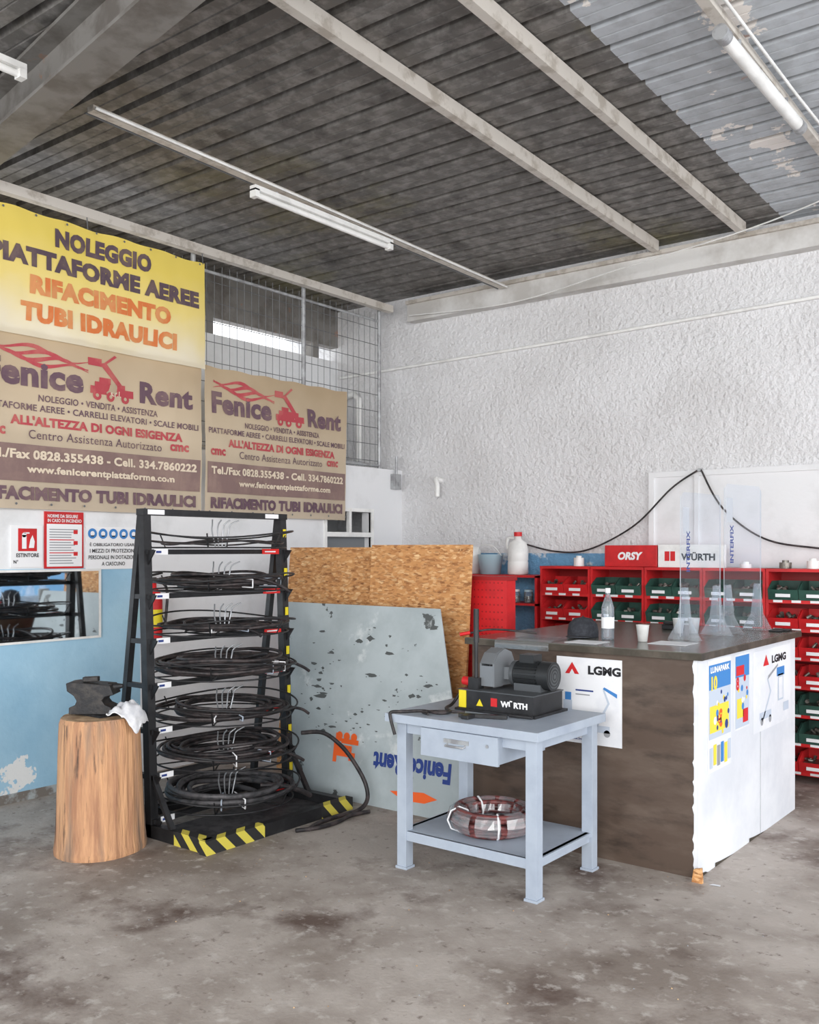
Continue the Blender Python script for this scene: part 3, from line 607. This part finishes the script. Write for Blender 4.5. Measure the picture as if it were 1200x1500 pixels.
b=coil('wrapped_hose_coil',(HX,HY,.187),15,.135,.205,.0125,hosered,.085,jit=.01,tilt=.006,wob=.03)
for a0 in [i*.698 for i in range(9)]:
    vs=[];fs=[]
    for j in range(9):
        for i in range(5):
            a=a0+i*.14; t=2*math.pi*j/8; rr=.170+.055*math.cos(t)+.005*random.random(); vs.append((HX+rr*math.cos(a),HY+rr*math.sin(a),.248+.058*math.sin(t)+.004*random.random()))
    for j in range(8):
        for i in range(4): q=j*5+i; fs.append((q,q+1,q+6,q+5))
    b.add(vs,fs,film,False)
for a in(2.6,4.0,5.4): 
    b.tube([(HX+(.17+.058*math.cos(t*.785))*math.cos(a),HY+(.17+.058*math.cos(t*.785))*math.sin(a),.248+.06*math.sin(t*.785)) for t in range(8)],.005,whitelab,n=5,closed=True)
b.finish()
b=B('hose_cutting_machine'); z0=.755
b.box(-2.72,-2.30,3.90,4.18,z0+.01,z0+.10,black); b.box(-2.74,-2.28,3.885,4.20,z0,z0+.012,black); b.box(-2.725,-2.295,3.895,4.185,z0+.10,z0+.105,fang)
b.text('WÜRTH',(-2.405,3.898,z0+.055),X,Z,.15,.035,whitelab,.05); b.box(-2.535,-2.50,3.8975,3.8995,z0+.035,z0+.075,redp)
b.box(-2.722,-2.68,3.896,3.90,z0+.015,z0+.10,yellab); b.box(-2.7215,-2.7205,3.90,4.02,z0+.015,z0+.10,yellab)
b.flat([(0,0),(.04,0),(.02,.035)],(-2.62,3.898,z0+.03),X,Z,yellab)
my,mz=4.08,z0+.180
b.cyl((-2.49,my,mz),(-2.34,my,mz),.060,motor,n=28); b.cyl((-2.35,my,mz),(-2.29,my,mz),.070,motor,n=28); b.cyl((-2.2898,my,mz),(-2.288,my,mz),.058,fang,n=24)
for i in range(6): b.cyl((-2.2878+i*.0003,my,mz),(-2.2860+i*.0003,my,mz),.052-.008*i,[motor,fang][i%2],n=24)
for i in range(24):
    a=i*math.pi/12; d=Vector((0,math.cos(a),math.sin(a))); b.beam(Vector((-2.48,my,mz))+d*.061,Vector((-2.36,my,mz))+d*.061,.003,.014,motor,up=d)
b.cyl((-2.51,my,mz),(-2.49,my,mz),.064,fang,n=28); b.box(-2.46,-2.38,my-.04,my+.04,mz+.06,mz+.10,motor); b.box(-2.48,-2.33,my-.06,my+.06,z0+.104,mz-.04,fang)
gy=my-.02; gz=mz
b.cyl((-2.60,gy,gz),(-2.597,gy,gz),.085,chrome,n=36)
g=[(-.10,-.06),(-.10,.05),(-.06,.10),(0,.12),(.06,.10),(.10,.03),(.10,-.06)]
b.prism(g,(-2.640,gy,gz),Y,Z,.010,castg); b.prism(g,(-2.565,gy,gz),Y,Z,.010,castg)
for i in range(1,len(g)-2):
    b.beam((-2.60,gy+g[i][0],gz+g[i][1]),(-2.60,gy+g[i+1][0],gz+g[i+1][1]),.072,.004,castg)
for i in(0,6): b.box(-2.636,-2.56,gy+g[i][0]-.002,gy+g[i][0]+.002,gz-.06,gz+.04,castg)
b.box(-2.57,-2.50,my-.03,my+.03,mz-.03,mz+.03,castg)
b.cyl((-2.655,3.95,z0+.10),(-2.655,3.95,1.09),.009,black); b.cyl((-2.655,3.95,1.09),(-2.655,3.95,1.255),.014,black); b.box(-2.69,-2.63,3.93,3.98,z0+.10,z0+.16,black)
b.beam((-2.655,3.95,z0+.13),(-2.60,4.02,mz),.02,.02,black)
b.cyl((-2.75,3.98,z0+.135),(-2.69,3.98,z0+.13),.022,redp); b.cyl((-2.70,3.98,z0+.13),(-2.67,3.98,z0+.128),.027,redp)
b.finish(.002)
b=B('machine_cable'); b.spline([(-2.755,3.98,.85),(-2.79,3.94,.775),(-2.76,3.84,.767),(-2.68,3.76,.767),(-2.70,3.70,.767),(-2.80,3.70,.767),(-2.86,3.63,.767),(-2.91,3.597,.764),(-2.91,3.587,.74),(-2.88,3.585,.66)],.008,rubber)
b.spline([(-2.62,3.80,.766),(-2.72,3.75,.767),(-2.78,3.68,.767),(-2.72,3.64,.767)],.007,rubber); b.finish()
b=B('hand_tool'); b.beam((-2.60,3.72,.766),(-2.38,3.80,.766),.02,.018,black); b.box(-2.56,-2.52,3.68,3.75,.757,.775,black); b.cyl((-2.40,3.85,.766),(-2.28,3.86,.766),.008,black); b.finish(.002)

# ================================================================ PARTS BIN RACKS
RF=6.62; edges=[-3.84,-3.40,-2.96,-2.52,-2.08,-1.64,-1.20,-.76]; RH=1.42; rows=7; rh=.19
def pr(xa,xb,yf,z,d,h):
    P=[(.02,0),(d,0),(d,h),(.09,h),(0,.072)]; vs=[(xa,yf+p[0],z+p[1]) for p in P]+[(xb,yf+p[0],z+p[1]) for p in P]
    return vs,[(0,1,2,3,4),(9,8,7,6,5)]+[(i,(i+1)%5,(i+1)%5+5,i+5) for i in range(5)]
def binn(b,x0,x1,z,mat):
    d=.24;h=.125;yf=RF-.03; t=.004; 
    b.box(x0,x1,yf+.02,yf+d,z,z+t,mat); b.box(x0,x1,yf+d-t,yf+d,z,z+h,mat)
    for x in(x0,x1-t): b.add(*pr(x,x+t,yf,z,d,h),mat)
    b.add([(x0,yf+.02,z),(x1,yf+.02,z),(x1,yf,z+.07),(x0,yf,z+.07),(x0,yf+.024,z),(x1,yf+.024,z),(x1,yf+.005,z+.07),(x0,yf+.005,z+.07)],[(0,1,2,3),(7,6,5,4),(3,2,6,7)],mat)
    b.box(x0+.05,x1-.05,yf+.004,yf+.008,z+.02,z+.042,whitelab)
    for i in range(6):
        cx=random.uniform(x0+.02,x1-.02);cy=yf+random.uniform(.05,.18); a=random.random()*3; r=random.uniform(.008,.016)
        b.cyl((cx-.03*math.cos(a)*.5,cy,z+.05+random.random()*.03),(cx+.03*math.cos(a)*.5,cy+.02*math.sin(a),z+.06+random.random()*.035),r,bolt,n=8)
    b.box(x0+.006,x1-.006,yf+.03,yf+d-.005,z+.005,z+.055,bolt)
for u in range(len(edges)-1):
    a,c=edges[u],edges[u+1]-.004; b=B('parts_bin_rack')
    b.box(a,a+.018,RF,WY-.03,0,RH,redp); b.box(c-.018,c,RF,WY-.03,0,RH,redp); b.box(a,c,WY-.045,WY-.03,0,RH,red_dk); b.box(a,c,RF-.005,WY-.03,RH-.02,RH,redp)
    for r_ in range(rows):
        z=.07+r_*rh; b.box(a+.018,c-.018,RF,WY-.045,z-.012,z,redp); b.box(a+.018,c-.018,RF-.004,RF,z-.022,z+.008,redp)
        for q in range(3): b.box(a+.05+q*.12,a+.11+q*.12,RF-.006,RF-.004,z-.016,z+.002,whitelab)
        top=rows-1-r_
        gm=greenp if (u in(1,2,3) and top<2) or (u in(4,5) and top in(0,4,5)) or (u==6 and top%2) else redp
        w2=(c-a-.036)/2
        for q in range(2): binn(b,a+.020+q*w2,a+.016+(q+1)*w2,z+.001,gm)
    b.finish()
b=B('open_parts_shelf'); a,c=-4.70,-3.87
b.box(a,a+.02,RF,WY-.03,0,1.34,redp); b.box(c-.02,c,RF,WY-.03,0,1.34,redp)
for z in(.1,.45,.80,1.10,1.325): b.box(a,c,RF,WY-.03,z,z+.018,redp)
b.finish()
for i in range(6):
    x=-4.60+i*.12; b=B('small_jar'); b.lathe([(.001,0),(.035,0),(.037,.01),(.037,.08),(.03,.09)],(x,RF+.09,1.119),bottlem,n=16); b.cyl((x,RF+.09,1.207),(x,RF+.09,1.225),.034,[redp,whitelab,bluebin][i%3]); b.cyl((x,RF+.09,1.124),(x,RF+.09,1.17),.03,bolt,n=12); b.finish()
b=B('plastic_jug'); c=(-4.13,6.76,1.344); b.lathe([(.001,0),(.075,0),(.085,.012),(.085,.10),(.081,.11),(.085,.12),(.085,.21),(.07,.26),(.03,.29),(.026,.32),(.001,.32)],c,whitepl,n=28); b.cyl((c[0],c[1],c[2]+.315),(c[0],c[1],c[2]+.35),.034,redp)
b.spline([(c[0]-.03,c[1],c[2]+.30),(c[0]-.09,c[1],c[2]+.30),(c[0]-.105,c[1],c[2]+.24),(c[0]-.08,c[1],c[2]+.18)],.012,whitepl); b.finish()
b=B('plastic_bucket'); b.lathe([(.001,0),(.085,0),(.105,.16),(.112,.165),(.10,.16),(.08,.006),(.001,.006)],(-4.40,6.76,1.344),bluebin,n=28); b.spline([(-4.51,6.76,1.50),(-4.46,6.70,1.58),(-4.34,6.70,1.58),(-4.29,6.76,1.50)],.004,whitepl); b.finish()
b=B('plastic_canister'); b.lathe([(.001,0),(.06,0),(.065,.20),(.05,.23),(.001,.23)],(-4.60,6.80,1.344),whitepl,n=24); b.finish()
b=B('red_box_sign'); b.box(-3.30,-2.88,6.66,6.78,1.421,1.582,redp); b.text('ORSY',(-3.09,6.658,1.502),X,Z,.20,.06,whitelab,.05,shear=.2); b.finish(.004)
b=B('white_box_sign'); b.box(-2.87,-2.38,6.66,6.70,1.421,1.585,whitepl); b.text('WÜRTH',(-2.57,6.658,1.502),X,Z,.25,.062,blackprint,.04); b.rect(.05,.045,.08,.07,(-2.87,6.6585,1.422),X,Z,redprint); b.rect(.088,.045,.006,.07,(-2.87,6.657,1.422),X,Z,whitelab); b.finish(.003)
for i,(x,m) in enumerate(((-2.25,whitepl),(-1.98,bolt),(-1.80,whitepl),(-3.55,whitepl),(-1.5,black))):
    b=B('spare_part'); b.cyl((x,6.72,1.421),(x,6.72,1.45+.012*i),.04,m); b.cyl((x,6.72,1.45+.012*i),(x,6.72,1.465+.012*i),.022,m); b.finish(.003)
b=B('cardboard_box'); b.box(-1.66+.05,-1.30,6.40,6.57,0,.14,cardb); b.box(-1.47,-1.44,6.395,6.575,.0,.142,whitelab); b.finish(.003)

b=B('floor_debris')
for i in range(60):
    x=random.uniform(-3.9,-1.2);y=random.uniform(2.2,4.4); s_=random.uniform(.002,.0045)
    b.lathe([(s_,0),(s_*.7,s_*.6),(.0003,s_*.8)],(x,y,0.0),random.choice([woodtop,woodtop,greyprint]),n=5)
b.flat([(0,0),(.05,.01),(.045,.03),(.01,.025)],(-1.62,4.33,.002),X,Y,paperm)
b.finish()

# ================================================================ CAMERA + LIGHT
cam=bpy.data.cameras.new('camera'); co=bpy.data.objects.new('camera',cam); SC.collection.objects.link(co)
co.location=(0,0,1.55); co.rotation_euler=(math.radians(90),0,math.radians(37.9)); cam.sensor_width=36; cam.lens=33.6; cam.shift_y=55/1500; cam.clip_end=100
SC.camera=co
W=bpy.data.worlds.new('sky'); SC.world=W; W.use_nodes=True; bg=W.node_tree.nodes['Background']; bg.inputs[0].default_value=(.95,.97,1,1); bg.inputs[1].default_value=2.4
def area(name,loc,tgt,sx,sy,e,col=(1,1,1)):
    L_=bpy.data.lights.new(name,'AREA'); L_.shape='RECTANGLE'; L_.size=sx; L_.size_y=sy; L_.energy=e; L_.color=col
    o=bpy.data.objects.new(name,L_); SC.collection.objects.link(o); o.location=loc; o.rotation_euler=(Vector(tgt)-Vector(loc)).to_track_quat('-Z','Y').to_euler()
area('doorway_daylight',(1.5,-4.5,2.4),(-3,4.5,1.2),6,3.4,450,(1,.99,.97))
area('side_doorway_daylight',(5.0,3.2,2.2),(-3,4.8,1.4),5,3,190,(1,1,1))
